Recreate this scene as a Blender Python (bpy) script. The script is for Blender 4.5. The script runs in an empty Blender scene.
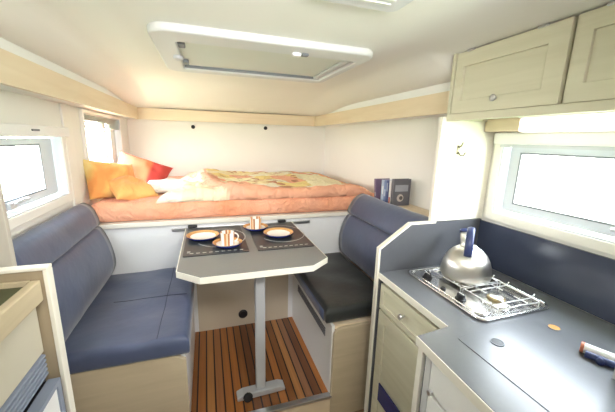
import bpy, bmesh, math, random
from math import sin, cos, pi, radians, sqrt
from mathutils import Vector, Matrix, noise

random.seed(7)
SC = bpy.context.scene
COL = SC.collection

# ------------------------------------------------------------------ materials
def new_mat(name):
    m = bpy.data.materials.new(name); m.use_nodes = True
    nt = m.node_tree
    return m, nt, nt.nodes['Principled BSDF']

def rgb(c): return (c[0], c[1], c[2], 1.0)

def plain(name, c, rough=.5, metal=0., var=.06, scale=8., bump=0., bscale=60., spec=.5, coat=0., sheen=0.):
    m, nt, b = new_mat(name)
    tc = nt.nodes.new('ShaderNodeTexCoord')
    nz = nt.nodes.new('ShaderNodeTexNoise'); nz.inputs['Scale'].default_value = scale; nz.inputs['Detail'].default_value = 4
    nt.links.new(tc.outputs['Object'], nz.inputs['Vector'])
    mx = nt.nodes.new('ShaderNodeMix'); mx.data_type = 'RGBA'
    mx.inputs['A'].default_value = rgb([max(0, v*(1-var)) for v in c])
    mx.inputs['B'].default_value = rgb([min(1, v*(1+var)) for v in c])
    nt.links.new(nz.outputs['Fac'], mx.inputs['Factor'])
    nt.links.new(mx.outputs['Result'], b.inputs['Base Color'])
    b.inputs['Roughness'].default_value = rough; b.inputs['Metallic'].default_value = metal
    b.inputs['Specular IOR Level'].default_value = spec
    b.inputs['Coat Weight'].default_value = coat
    if sheen:
        b.inputs['Sheen Weight'].default_value = sheen; b.inputs['Sheen Roughness'].default_value = .4
    if bump:
        n2 = nt.nodes.new('ShaderNodeTexNoise'); n2.inputs['Scale'].default_value = bscale; n2.inputs['Detail'].default_value = 3
        nt.links.new(tc.outputs['Object'], n2.inputs['Vector'])
        bp = nt.nodes.new('ShaderNodeBump'); bp.inputs['Strength'].default_value = bump; bp.inputs['Distance'].default_value = .01
        nt.links.new(n2.outputs['Fac'], bp.inputs['Height']); nt.links.new(bp.outputs['Normal'], b.inputs['Normal'])
    return m

def wood(name, c1, c2, axis='Y', rough=.4, fine=40., long=2.):
    m, nt, b = new_mat(name)
    tc = nt.nodes.new('ShaderNodeTexCoord'); mp = nt.nodes.new('ShaderNodeMapping')
    s = [fine]*3; s['XYZ'.index(axis)] = long
    mp.inputs['Scale'].default_value = s
    nz = nt.nodes.new('ShaderNodeTexNoise'); nz.inputs['Scale'].default_value = 1.; nz.inputs['Detail'].default_value = 5; nz.inputs['Distortion'].default_value = .6
    rp = nt.nodes.new('ShaderNodeValToRGB')
    rp.color_ramp.elements[0].position = .3; rp.color_ramp.elements[0].color = rgb(c1)
    rp.color_ramp.elements[1].position = .7; rp.color_ramp.elements[1].color = rgb(c2)
    nt.links.new(tc.outputs['Object'], mp.inputs['Vector']); nt.links.new(mp.outputs['Vector'], nz.inputs['Vector'])
    nt.links.new(nz.outputs['Fac'], rp.inputs['Fac']); nt.links.new(rp.outputs['Color'], b.inputs['Base Color'])
    b.inputs['Roughness'].default_value = rough
    return m

def cloth(name, stops, scale=3., rough=.85, wr=.5, wscale=9., coord='Object', sheen=.2):
    """fabric: colour ramp over noise + soft wrinkle bump"""
    m, nt, b = new_mat(name)
    tc = nt.nodes.new('ShaderNodeTexCoord')
    nz = nt.nodes.new('ShaderNodeTexNoise'); nz.inputs['Scale'].default_value = scale; nz.inputs['Detail'].default_value = 2
    rp = nt.nodes.new('ShaderNodeValToRGB')
    el = rp.color_ramp.elements
    while len(el) < len(stops): el.new(.5)
    for e, (p, c) in zip(el, stops): e.position = p; e.color = rgb(c)
    nt.links.new(tc.outputs[coord], nz.inputs['Vector']); nt.links.new(nz.outputs['Fac'], rp.inputs['Fac'])
    nt.links.new(rp.outputs['Color'], b.inputs['Base Color'])
    b.inputs['Roughness'].default_value = rough; b.inputs['Sheen Weight'].default_value = sheen
    n2 = nt.nodes.new('ShaderNodeTexNoise'); n2.inputs['Scale'].default_value = wscale; n2.inputs['Detail'].default_value = 4; n2.inputs['Distortion'].default_value = 1.2
    nt.links.new(tc.outputs[coord], n2.inputs['Vector'])
    bp = nt.nodes.new('ShaderNodeBump'); bp.inputs['Strength'].default_value = wr; bp.inputs['Distance'].default_value = .09
    nt.links.new(n2.outputs['Fac'], bp.inputs['Height']); nt.links.new(bp.outputs['Normal'], b.inputs['Normal'])
    return m

M = {}
M['wall'] = plain('warm white wall', (.88, .86, .81), .6, var=.015, scale=3)
M['ceil'] = plain('off white ceiling', (.87, .85, .79), .6, var=.015, scale=2)
M['cream'] = plain('cream board', (.90, .88, .82), .55, var=.02)
M['seal'] = plain('grey seal', (.22, .24, .26), .6)
M['white'] = plain('white plastic', (.88, .88, .86), .4, var=.01)
M['winwhite'] = plain('window frame white', (.64, .67, .71), .4, var=.01)
M['oldmetal'] = plain('dull brass metal', (.30, .27, .20), .35, .9)
M['hatch'] = plain('hatch plastic', (.68, .69, .69), .35, var=.015)
M['blind'] = plain('hatch blind', (.70, .71, .65), .6, var=.02)
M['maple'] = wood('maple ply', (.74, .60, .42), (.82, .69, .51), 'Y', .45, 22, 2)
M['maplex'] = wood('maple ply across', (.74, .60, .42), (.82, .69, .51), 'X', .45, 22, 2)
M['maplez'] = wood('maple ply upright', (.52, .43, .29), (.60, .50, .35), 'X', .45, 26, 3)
M['ash'] = wood('pale ash', (.60, .57, .42), (.67, .64, .49), 'Y', .45, 30, 2)
M['edge'] = plain('pale edging', (.83, .80, .70), .45, var=.03)
M['lipwood'] = wood('pale lip wood', (.50, .42, .28), (.58, .49, .33), 'Y', .45, 30, 2)
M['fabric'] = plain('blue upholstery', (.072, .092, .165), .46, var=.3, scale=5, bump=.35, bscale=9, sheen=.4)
M['fabricshade'] = plain('shaded upholstery', (.030, .034, .034), .42, var=.3, scale=6, bump=.4, bscale=9, sheen=.2)  # shade and reflection on the right seat, put into its colour
M['seam'] = plain('dark seam', (.03, .035, .06), .8)
M['panelgrey'] = plain('dark grey laminate', (.10, .105, .118), .4, var=.06, scale=60)
M['laminate'] = plain('grey laminate', (.13, .135, .15), .29, var=.06, scale=60, spec=.6)
M['tablegrey'] = plain('table laminate', (.19, .19, .185), .38, var=.05, scale=60)
M['navy'] = plain('navy laminate', (.05, .06, .10), .25, var=.2, scale=3, spec=.6)
M['alu'] = plain('aluminium', (.66, .67, .69), .32, 1., var=.03)
M['alupaint'] = plain('silver painted metal', (.58, .60, .62), .4, .3, var=.02)
M['steel'] = plain('stainless steel', (.66, .65, .64), .24, 1., var=.03)
M['brushed'] = plain('brushed steel', (.72, .70, .66), .34, 1., var=.04)
M['wire'] = plain('bright wire', (.86, .86, .85), .35, .6)
_nt = M['brushed'].node_tree; _b = _nt.nodes['Principled BSDF']; _b.inputs['Anisotropic'].default_value = .75
_tg = _nt.nodes.new('ShaderNodeTangent'); _tg.direction_type = 'RADIAL'; _tg.axis = 'Z'; _nt.links.new(_tg.outputs[0], _b.inputs['Tangent'])
M['black'] = plain('black plastic', (.012, .012, .015), .4)
M['greyplastic'] = plain('grey plastic', (.16, .17, .19), .5)
M['bluegrey'] = plain('blue grey plastic', (.26, .30, .38), .5)
M['olive'] = plain('olive tray', (.075, .08, .035), .6, var=.15)
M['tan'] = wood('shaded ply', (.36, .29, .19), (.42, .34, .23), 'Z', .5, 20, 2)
M['greydoor'] = plain('light grey door', (.62, .63, .63), .45, var=.02)
M['kettleblue'] = plain('dark blue handle', (.03, .045, .14), .3)
M['mat'] = plain('slate placemat', (.035, .04, .045), .35, var=.2, scale=30)
M['matprint'] = plain('pale print', (.62, .62, .58), .5)
M['porcelain'] = plain('cream porcelain', (.88, .86, .80), .2, var=.01)
M['amber'] = plain('amber glaze', (.66, .36, .14), .22, var=.2, scale=40)
M['cobalt'] = plain('cobalt glaze', (.02, .03, .16), .2)
M['copper'] = plain('copper red', (.60, .20, .11), .45, var=.15, scale=40)
M['rubber'] = plain('black rubber', (.02, .02, .02), .6)
M['sheet'] = cloth('salmon sheet', [(.3, (.90, .36, .19)), (.7, (.96, .50, .33))], 3., wr=.55, wscale=12)
M['linen'] = cloth('white linen', [(.3, (.86, .82, .74)), (.7, (.92, .89, .84))], 5.)
M['gold'] = cloth('gold pillowcase', [(.40, (.90, .36, .10)), (.5, (.88, .55, .17)), (.60, (.88, .66, .26))], 4.5, wr=.35, wscale=7)
M['goldorange'] = cloth('orange gold pillowcase', [(.36, (.86, .36, .10)), (.62, (.88, .54, .18))], 3.5, wr=.35, wscale=7)
M['grass'] = plain('pale grass', (.52, .58, .36), .9, var=.3, scale=2)
M['leaf'] = plain('pale foliage', (.40, .52, .25), .9, var=.4, scale=3)

def red_mat():
    m, nt, b = new_mat('red orange pillowcase')
    tc = nt.nodes.new('ShaderNodeTexCoord'); sp = nt.nodes.new('ShaderNodeSeparateXYZ')
    nt.links.new(tc.outputs['Object'], sp.inputs[0])
    rp = nt.nodes.new('ShaderNodeValToRGB'); rp.color_ramp.interpolation = 'EASE'
    mr = nt.nodes.new('ShaderNodeMapRange'); mr.inputs[1].default_value = -.25; mr.inputs[2].default_value = .25
    nt.links.new(sp.outputs['X'], mr.inputs[0]); nt.links.new(mr.outputs[0], rp.inputs['Fac'])
    el = rp.color_ramp.elements
    el[0].position = .1; el[0].color = rgb((.72, .17, .10)); el[1].position = .8; el[1].color = rgb((.52, .05, .04))
    e = el.new(.58); e.color = rgb((.74, .19, .08)); e = el.new(.64); e.color = rgb((.54, .05, .04))
    nt.links.new(rp.outputs['Color'], b.inputs['Base Color']); b.inputs['Roughness'].default_value = .8
    return m
M['red'] = red_mat()

def quilt_mat():
    m, nt, b = new_mat('patchwork quilt')
    tc = nt.nodes.new('ShaderNodeTexCoord')
    mp = nt.nodes.new('ShaderNodeMapping'); mp.inputs['Rotation'].default_value = (0, 0, .22)
    nt.links.new(tc.outputs['Object'], mp.inputs['Vector'])
    at = nt.nodes.new('ShaderNodeAttribute'); at.attribute_name = 'patch'
    # small woven marks
    v2 = nt.nodes.new('ShaderNodeTexVoronoi'); v2.inputs['Scale'].default_value = 14.
    m2 = nt.nodes.new('ShaderNodeMapping'); m2.inputs['Scale'].default_value = (1, 1.7, 1)
    nt.links.new(mp.outputs['Vector'], m2.inputs['Vector']); nt.links.new(m2.outputs['Vector'], v2.inputs['Vector'])
    s2 = nt.nodes.new('ShaderNodeSeparateColor'); nt.links.new(v2.outputs['Color'], s2.inputs[0])
    gt = nt.nodes.new('ShaderNodeMath'); gt.operation = 'GREATER_THAN'; gt.inputs[1].default_value = .84
    nt.links.new(s2.outputs[1], gt.inputs[0])
    ml = nt.nodes.new('ShaderNodeMath'); ml.operation = 'MULTIPLY'; nt.links.new(at.outputs['Alpha'], ml.inputs[1])
    nt.links.new(gt.outputs[0], ml.inputs[0])
    mx = nt.nodes.new('ShaderNodeMix'); mx.data_type = 'RGBA'
    mx.inputs['B'].default_value = rgb((.58, .26, .15))
    nt.links.new(ml.outputs[0], mx.inputs['Factor']); nt.links.new(at.outputs['Color'], mx.inputs['A'])
    nt.links.new(mx.outputs['Result'], b.inputs['Base Color'])
    b.inputs['Roughness'].default_value = .85
    n2 = nt.nodes.new('ShaderNodeTexNoise'); n2.inputs['Scale'].default_value = 10; n2.inputs['Distortion'].default_value = 1
    nt.links.new(tc.outputs['Object'], n2.inputs['Vector'])
    bp = nt.nodes.new('ShaderNodeBump'); bp.inputs['Strength'].default_value = .5; bp.inputs['Distance'].default_value = .08
    nt.links.new(n2.outputs['Fac'], bp.inputs['Height']); nt.links.new(bp.outputs['Normal'], b.inputs['Normal'])
    return m
M['quilt'] = quilt_mat()

def teak_mat():
    m, nt, b = new_mat('teak and black caulk deck')
    N = nt.nodes.new; L = nt.links.new
    tc = N('ShaderNodeTexCoord'); sp = N('ShaderNodeSeparateXYZ'); L(tc.outputs['Object'], sp.inputs[0])
    dv = N('ShaderNodeMath'); dv.operation = 'DIVIDE'; dv.inputs[1].default_value = .0475; L(sp.outputs['X'], dv.inputs[0])
    fr = N('ShaderNodeMath'); fr.operation = 'FRACT'; L(dv.outputs[0], fr.inputs[0])
    fl = N('ShaderNodeMath'); fl.operation = 'FLOOR'; L(dv.outputs[0], fl.inputs[0])
    wn = N('ShaderNodeTexWhiteNoise'); wn.noise_dimensions = '1D'; L(fl.outputs[0], wn.inputs['W'])
    rp = N('ShaderNodeValToRGB'); el = rp.color_ramp.elements
    cols = [(0, (.18, .07, .028)), (.3, (.31, .12, .034)), (.55, (.42, .155, .04)), (.8, (.30, .14, .07)), (1, (.60, .26, .06))]
    while len(el) < len(cols): el.new(.5)
    for e, (p, c) in zip(el, cols): e.position = p; e.color = rgb(c)
    L(wn.outputs['Value'], rp.inputs['Fac'])
    mp = N('ShaderNodeMapping'); mp.inputs['Scale'].default_value = (70, 4, 1); L(tc.outputs['Object'], mp.inputs['Vector'])
    nz = N('ShaderNodeTexNoise'); nz.inputs['Scale'].default_value = 1; nz.inputs['Detail'].default_value = 4; L(mp.outputs['Vector'], nz.inputs['Vector'])
    mr = N('ShaderNodeMapRange'); mr.inputs[3].default_value = .7; mr.inputs[4].default_value = 1.25; L(nz.outputs['Fac'], mr.inputs[0])
    mu = N('ShaderNodeVectorMath'); mu.operation = 'SCALE'; L(rp.outputs['Color'], mu.inputs[0]); L(mr.outputs[0], mu.inputs['Scale'])
    lt = N('ShaderNodeMath'); lt.operation = 'LESS_THAN'; lt.inputs[1].default_value = .17; L(fr.outputs[0], lt.inputs[0])
    mx = N('ShaderNodeMix'); mx.data_type = 'RGBA'; mx.inputs['B'].default_value = rgb((.012, .010, .010))
    L(lt.outputs[0], mx.inputs['Factor']); L(mu.outputs[0], mx.inputs['A']); L(mx.outputs['Result'], b.inputs['Base Color'])
    b.inputs['Roughness'].default_value = .38
    return m
M['teak'] = teak_mat()

def glass_mat():
    m, nt, b = new_mat('clear acrylic pane')
    out = nt.nodes['Material Output']; nt.nodes.remove(b)
    tr = nt.nodes.new('ShaderNodeBsdfTransparent'); gl = nt.nodes.new('ShaderNodeBsdfGlossy'); gl.inputs['Roughness'].default_value = .03
    ms = nt.nodes.new('ShaderNodeMixShader'); ms.inputs[0].default_value = .05; nt.links.new(tr.outputs[0], ms.inputs[1]); nt.links.new(gl.outputs[0], ms.inputs[2])
    nt.links.new(ms.outputs[0], out.inputs['Surface'])
    return m
M['glass'] = glass_mat()

def emit_mat(name, c, s):
    m, nt, b = new_mat(name)
    b.inputs['Base Color'].default_value = rgb((.95, .93, .88))
    b.inputs['Emission Color'].default_value = rgb(c); b.inputs['Emission Strength'].default_value = s
    return m
M['lamp'] = emit_mat('glowing diffuser', (1., .93, .78), 1.2)

def stripes_mat():
    m, nt, b = new_mat('copper striped porcelain')
    N = nt.nodes.new; L = nt.links.new
    tc = N('ShaderNodeTexCoord'); sp = N('ShaderNodeSeparateXYZ'); L(tc.outputs['Object'], sp.inputs[0])
    at = N('ShaderNodeMath'); at.operation = 'ARCTAN2'; L(sp.outputs['Y'], at.inputs[0]); L(sp.outputs['X'], at.inputs[1])
    ml = N('ShaderNodeMath'); ml.operation = 'MULTIPLY'; ml.inputs[1].default_value = 4 / (2*pi); L(at.outputs[0], ml.inputs[0])
    fr = N('ShaderNodeMath'); fr.operation = 'FRACT'; L(ml.outputs[0], fr.inputs[0])
    rp = N('ShaderNodeValToRGB'); rp.color_ramp.interpolation = 'CONSTANT'; el = rp.color_ramp.elements
    cols = [(0, (.88, .86, .80)), (.45, (.62, .30, .13)), (.68, (.84, .64, .44)), (.82, (.45, .19, .08))]
    while len(el) < len(cols): el.new(.5)
    for e, (p, c) in zip(el, cols): e.position = p; e.color = rgb(c)
    L(fr.outputs[0], rp.inputs['Fac']); L(rp.outputs['Color'], b.inputs['Base Color']); b.inputs['Roughness'].default_value = .25
    return m
M['stripes'] = stripes_mat()

# ------------------------------------------------------------------ mesh helpers
def tag(o, label=None, cat=None, group=None, kind=None):
    if label: o['label'] = label
    if cat: o['category'] = cat
    if group: o['group'] = group
    if kind: o['kind'] = kind
    return o

def thing(name, loc, label, cat, group=None):
    o = bpy.data.objects.new(name, None); COL.objects.link(o); o.location = loc
    o.empty_display_size = .1
    return tag(o, label, cat, group)

def wloc(o):
    v = Vector((0, 0, 0))
    while o is not None: v += o.location; o = o.parent
    return v

def mk(name, bm, mat, parent=None, smooth=False, bevel=0., seg=2, origin=None, label=None, subsurf=0, sharp=None):
    """link a bmesh given in world coordinates as one object, its origin at its middle"""
    bmesh.ops.recalc_face_normals(bm, faces=bm.faces)
    xs = [v.co for v in bm.verts]
    lo = Vector([min(c[i] for c in xs) for i in range(3)]); hi = Vector([max(c[i] for c in xs) for i in range(3)])
    c = Vector(origin) if origin is not None else (lo+hi)/2
    bmesh.ops.translate(bm, verts=bm.verts, vec=-c)
    me = bpy.data.meshes.new(name); bm.to_mesh(me); bm.free()
    mats = mat if isinstance(mat, (list, tuple)) else [mat]
    for mm in mats: me.materials.append(mm)
    o = bpy.data.objects.new(name, me); COL.objects.link(o)
    if parent is not None:
        o.parent = parent; o.location = c - wloc(parent)
    else: o.location = c
    if smooth:
        for p in me.polygons: p.use_smooth = True
        if sharp:
            me.set_sharp_from_angle(angle=radians(sharp))
    if bevel:
        b = o.modifiers.new('bevel', 'BEVEL'); b.width = bevel; b.segments = seg; b.limit_method = 'ANGLE'; b.angle_limit = radians(40)
    if subsurf:
        s = o.modifiers.new('sub', 'SUBSURF'); s.levels = subsurf; s.render_levels = subsurf
    if label: o['label'] = label
    return o

def struct(name, bm, mat, parent=None, **k):
    o = mk(name, bm, mat, parent, **k)
    if parent is None: o['kind'] = 'structure'
    return o

def BM(): return bmesh.new()

def box(bm, x0, x1, y0, y1, z0, z1, mi=0):
    v = [bm.verts.new((x, y, z)) for x in (x0, x1) for y in (y0, y1) for z in (z0, z1)]
    fs = []
    for q in ((0, 1, 3, 2), (4, 6, 7, 5), (0, 4, 5, 1), (2, 3, 7, 6), (0, 2, 6, 4), (1, 5, 7, 3)):
        f = bm.faces.new([v[i] for i in q]); f.material_index = mi; fs.append(f)
    return v

def bx(*a):
    bm = BM(); box(bm, *a); return bm

def prism(bm, pts, axis, a, b):
    """extrude polygon pts (2d) along axis from a to b"""
    def p3(p, t):
        if axis == 'x': return (t, p[0], p[1])
        if axis == 'y': return (p[0], t, p[1])
        return (p[0], p[1], t)
    A = [bm.verts.new(p3(p, a)) for p in pts]; B = [bm.verts.new(p3(p, b)) for p in pts]
    n = len(pts)
    bm.faces.new(A); bm.faces.new(B[::-1])
    for i in range(n): bm.faces.new((A[i], A[(i+1) % n], B[(i+1) % n], B[i]))
    return bm

def pr(pts, axis, a, b): return prism(BM(), pts, axis, a, b)

def rrect(x0, x1, y0, y1, r, n=6):
    rs = r if isinstance(r, (list, tuple)) else [r]*4
    out = []
    for (cx, cy, a0, rr) in ((x1, y1, 0, rs[0]), (x0, y1, 90, rs[1]), (x0, y0, 180, rs[2]), (x1, y0, 270, rs[3])):
        sx = -1 if cx == x1 else 1; sy = -1 if cy == y1 else 1
        for k in range(n+1):
            t = radians(a0 + 90*k/n)
            out.append((cx + sx*rr + rr*cos(t), cy + sy*rr + rr*sin(t)))
    return out

def ring_frame(bm, outer, inner, axis, a, b):
    """frame between two loops of equal count, extruded"""
    def p3(p, t):
        if axis == 'x': return (t, p[0], p[1])
        if axis == 'y': return (p[0], t, p[1])
        return (p[0], p[1], t)
    n = len(outer)
    O = [[bm.verts.new(p3(p, t)) for p in outer] for t in (a, b)]
    I = [[bm.verts.new(p3(p, t)) for p in inner] for t in (a, b)]
    for i in range(n):
        j = (i+1) % n
        bm.faces.new((O[0][i], O[0][j], I[0][j], I[0][i])); bm.faces.new((O[1][i], I[1][i], I[1][j], O[1][j]))
        bm.faces.new((O[0][i], O[1][i], O[1][j], O[0][j])); bm.faces.new((I[0][i], I[0][j], I[1][j], I[1][i]))
    return bm

def rect(x0, x1, y0, y1): return [(x1, y1), (x0, y1), (x0, y0), (x1, y0)]

def lathe(bm, prof, c, n=32, axis='z', close=True):
    """profile [(r, h)] revolved about an axis through c"""
    rings = []
    for r, h in prof:
        if r < 1e-6:
            p = {'z': (0, 0, h), 'x': (h, 0, 0), 'y': (0, h, 0)}[axis]
            rings.append([bm.verts.new(Vector(p)+Vector(c))])
        else:
            R = []
            for k in range(n):
                t = 2*pi*k/n
                p = {'z': (r*cos(t), r*sin(t), h), 'x': (h, r*cos(t), r*sin(t)), 'y': (r*cos(t), h, r*sin(t))}[axis]
                R.append(bm.verts.new(Vector(p)+Vector(c)))
            rings.append(R)
    for A, B in zip(rings, rings[1:]):
        for k in range(n):
            j = (k+1) % n
            if len(A) == 1 and len(B) > 1: bm.faces.new((A[0], B[k], B[j]))
            elif len(B) == 1 and len(A) > 1: bm.faces.new((A[k], A[j], B[0]))
            elif len(A) > 1: bm.faces.new((A[k], A[j], B[j], B[k]))
    if close:
        if len(rings[0]) > 1: bm.faces.new(rings[0][::-1])
        if len(rings[-1]) > 1: bm.faces.new(rings[-1])
    return bm

def tube(bm, pts, r, n=8, flat=1., side=None):
    """tube along points; flat scales the thickness across 'side'"""
    pts = [Vector(p) for p in pts]; rings = []
    for i, p in enumerate(pts):
        d = (pts[min(i+1, len(pts)-1)] - pts[max(i-1, 0)]).normalized()
        s = Vector(side) if side is not None else (Vector((0, 0, 1)) if abs(d.z) < .9 else Vector((1, 0, 0)))
        u = d.cross(s).normalized(); w = u.cross(d).normalized()
        rings.append([bm.verts.new(p + u*r*cos(2*pi*k/n) + w*r*flat*sin(2*pi*k/n)) for k in range(n)])
    for A, B in zip(rings, rings[1:]):
        for k in range(n):
            j = (k+1) % n; bm.faces.new((A[k], A[j], B[j], B[k]))
    bm.faces.new(rings[0][::-1]); bm.faces.new(rings[-1])
    return bm

def catmull(pts, per=6, closed=True):
    out = []; n = len(pts)
    P = lambda i: pts[i % n] if closed else pts[max(0, min(n-1, i))]
    for i in range(n if closed else n-1):
        p0, p1, p2, p3 = P(i-1), P(i), P(i+1), P(i+2)
        for k in range(per):
            t = k/per
            out.append(tuple(.5*((2*b) + (-a+c)*t + (2*a-5*b+4*c-d)*t*t + (-a+3*b-3*c+d)*t**3) for a, b, c, d in zip(p0, p1, p2, p3)))
    if not closed: out.append(tuple(pts[-1]))
    return out

def bolster(prof, y0, y1, r=.03, n=24, wob=.004, seed=0):
    """upholstered cushion: closed (x,z) profile swept along y with rounded ends"""
    P = catmull(prof, 4)
    cx = sum(p[0] for p in P)/len(P); cz = sum(p[1] for p in P)/len(P)
    st = []
    for k in range(6):
        a = pi/2*k/5; st.append((y0 + r*(1-sin(a)), 1-cos(a)))
    for k in range(1, n): st.append((y0 + r + (y1-y0-2*r)*k/n, 1))
    for k in range(6):
        a = pi/2*k/5; st.append((y1 - r*(1-cos(a)), cos(a) if False else sin(pi/2 - a)))
    w = max(p[0] for p in P)-min(p[0] for p in P); h = max(p[1] for p in P)-min(p[1] for p in P)
    bm = BM(); rings = []
    for y, s in st:
        ring = []
        # inset by r*(1-s)
        sx = 1 - 2*r*(1-s)/w if w > 2*r else .3+.7*s
        sz = 1 - 2*r*(1-s)/h if h > 2*r else .3+.7*s
        for (x, z) in P:
            q = Vector((cx+(x-cx)*sx, y, cz+(z-cz)*sz))
            d = noise.noise(q*6+Vector((seed, 0, 0)))*wob
            ring.append(bm.verts.new((q.x + d*(q.x-cx)/(w/2), q.y, q.z + d*(q.z-cz)/(h/2))))
        rings.append(ring)
    m = len(P)
    for A, B in zip(rings, rings[1:]):
        for k in range(m):
            j = (k+1) % m; bm.faces.new((A[k], A[j], B[j], B[k]))
    bm.faces.new(rings[0][::-1]); bm.faces.new(rings[-1])
    return bm

def slab(x0, x1, y0, y1, z0, z1, r, nx=24, ny=24, f=None):
    """soft-edged slab cushion; f(x,y) displaces the top"""
    bm = BM()
    xs = [x0 + (x1-x0)*k/nx for k in range(nx+1)]; ys = [y0 + (y1-y0)*k/ny for k in range(ny+1)]
    hz = (z1-z0)/2; zc = (z0+z1)/2
    def edge(x, y):
        d = min(x-x0, x1-x, y-y0, y1-y)
        # sample rounded edge
        if d >= r: return 1.
        t = 1 - d/r
        return sqrt(max(0, 1-t*t))
    # cluster samples near edges
    def warp(k, n, a, b):
        t = k/n; e = r*1.0
        m = 5
        if k <= m: return a + e*(1-cos(pi/2*k/m))
        if k >= n-m: return b - e*(1-cos(pi/2*(n-k)/m))
        return a+e + (b-a-2*e)*(k-m)/(n-2*m)
    xs = [warp(k, nx, x0, x1) for k in range(nx+1)]; ys = [warp(k, ny, y0, y1) for k in range(ny+1)]
    T = {}; B = {}
    for i, x in enumerate(xs):
        for j, y in enumerate(ys):
            e = edge(x, y)
            zt = zc + hz - r + r*e if hz > r else zc + hz*e
            zb = zc - hz + r - r*e if hz > r else zc - hz*e
            zt += (f(x, y)*e if f else 0)
            T[i, j] = bm.verts.new((x, y, zt))
            if i in (0, nx) or j in (0, ny):
                B[i, j] = bm.verts.new((x, y, zb)) if hz > r else T[i, j]
            else: B[i, j] = bm.verts.new((x, y, zb))
    for i in range(nx):
        for j in range(ny):
            bm.faces.new((T[i, j], T[i+1, j], T[i+1, j+1], T[i, j+1]))
            bm.faces.new((B[i, j], B[i, j+1], B[i+1, j+1], B[i+1, j]))
    if hz > r:
        for i in range(nx):
            bm.faces.new((T[i, 0], B[i, 0], B[i+1, 0], T[i+1, 0])); bm.faces.new((T[i+1, ny], B[i+1, ny], B[i, ny], T[i, ny]))
        for j in range(ny):
            bm.faces.new((T[0, j+1], B[0, j+1], B[0, j], T[0, j])); bm.faces.new((T[nx, j], B[nx, j], B[nx, j+1], T[nx, j+1]))
    return bm

def pillow_bm(w, h, t, n=22, seed=0, sag=.0):
    bm = BM(); T = {}; B = {}
    for i in range(n+1):
        for j in range(n+1):
            u = -1 + 2*i/n; v = -1 + 2*j/n
            u = sin(u*pi/2)*.5+u*.5; v = sin(v*pi/2)*.5+v*.5
            e = (max(0, 1-abs(u)**2.6)**.55)*(max(0, 1-abs(v)**2.6)**.55)
            x = w/2*u*(1-.10*(1-v*v)**1*abs(u)**3); y = h/2*v*(1-.10*(1-u*u)*abs(v)**3)
            q = Vector((x*7+seed*3.1, y*7, seed))
            wr = noise.noise(q)*.024 + noise.noise(q*2.3)*.014
            zz = t/2*e
            T[i, j] = bm.verts.new((x, y, zz + wr*e - sag*(u*u)))
            if i in (0, n) or j in (0, n): B[i, j] = T[i, j]
            else: B[i, j] = bm.verts.new((x, y, -zz + wr*e*.5 - sag*(u*u)))
    for i in range(n):
        for j in range(n):
            bm.faces.new((T[i, j], T[i+1, j], T[i+1, j+1], T[i, j+1]))
            if len({B[i, j], B[i, j+1], B[i+1, j+1], B[i+1, j]}) == 4:
                try: bm.faces.new((B[i, j], B[i, j+1], B[i+1, j+1], B[i+1, j]))
                except ValueError: pass
    return bm

def obj_local(name, bm, mat, loc, rot=(0, 0, 0), smooth=True, parent=None):
    bmesh.ops.recalc_face_normals(bm, faces=bm.faces)
    me = bpy.data.meshes.new(name); bm.to_mesh(me); bm.free(); me.materials.append(mat)
    o = bpy.data.objects.new(name, me); COL.objects.link(o); o.location = loc; o.rotation_euler = rot
    o.parent = parent
    if smooth:
        for p in me.polygons: p.use_smooth = True
    return o

def children(o): return [c for c in list(COL.objects) if c.parent is o]
def copy_tree(o, parent=None):
    c = o.copy(); COL.objects.link(c)
    if parent is not None: c.parent = parent
    for ch in children(o): copy_tree(ch, c)
    return c

# ------------------------------------------------------------------ dimensions
XL, XR, YB = 0.0, 2.12, 3.54
ZC = 1.79                                   # ceiling
TL, TR, TB, TZ0, TZ1 = .135, 1.918, 3.36, 1.549, 1.657
YBED = 2.12
YS = 1.326                                  # bench end panels / platform edge
YP = 1.195                                  # partition (camera side)
ZK = -.15                                   # kitchen floor
CX, CZ = .7416, 1.3977                      # eye
def K(x, y, z, s=1.025):                    # kitchen survey figures -> room
    return (CX+(x-CX)*s, y*s, CZ+(z-CZ)*s)
KX = lambda x: CX+(x-CX)*1.025
KY = lambda y: y*1.025
KZ = lambda z: CZ+(z-CZ)*1.025

# ------------------------------------------------------------------ setting
def wall_x(x0, x1, ya, yb, za, zb, holes):
    bm = BM(); ys = sorted({ya, yb, *[h[0] for h in holes], *[h[1] for h in holes]})
    for a, b in zip(ys, ys[1:]):
        hs = [h for h in holes if h[0] <= a+1e-6 and h[1] >= b-1e-6]
        if not hs: box(bm, x0, x1, a, b, za, zb)
        else:
            h = hs[0]; box(bm, x0, x1, a, b, za, h[2]); box(bm, x0, x1, a, b, h[3], zb)
    return bm

W1 = (1.30, 1.955, 1.075, 1.385)
W2 = (2.315, 3.17, 1.12, 1.530)
W3 = (KY(.20), 1.125, 1.065, 1.405)
struct('wall_left', wall_x(-.05, XL, -.9, YB+.05, ZK, 2.0, [W1, W2]), M['wall'])
struct('wall_right', wall_x(XR, XR+.05, -.9, YB+.05, ZK, 2.0, [W3]), M['wall'])
struct('wall_back', bx(XL, XR, YB, YB+.05, ZK, 2.0), M['wall'])
struct('wall_front', bx(XL, XR, -.95, -.9, ZK, 2.0), M['wall'])
struct('floor_kitchen', bx(XL, XR, -.9, YS, ZK-.05, ZK), plain('kitchen floor', (.30, .20, .12), .5))
struct('floor', bx(.0, XR, YS, YBED, -.05, 0), M['teak'])
struct('trim_step_riser', bx(.62, 1.345, YS-.012, YS-.001, ZK, -.012), M['maplex'])
struct('trim_step_edge', bx(.60, 1.352, YS-.020, YS+.012, -.012, .004), M['alu'], bevel=.002)

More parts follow.
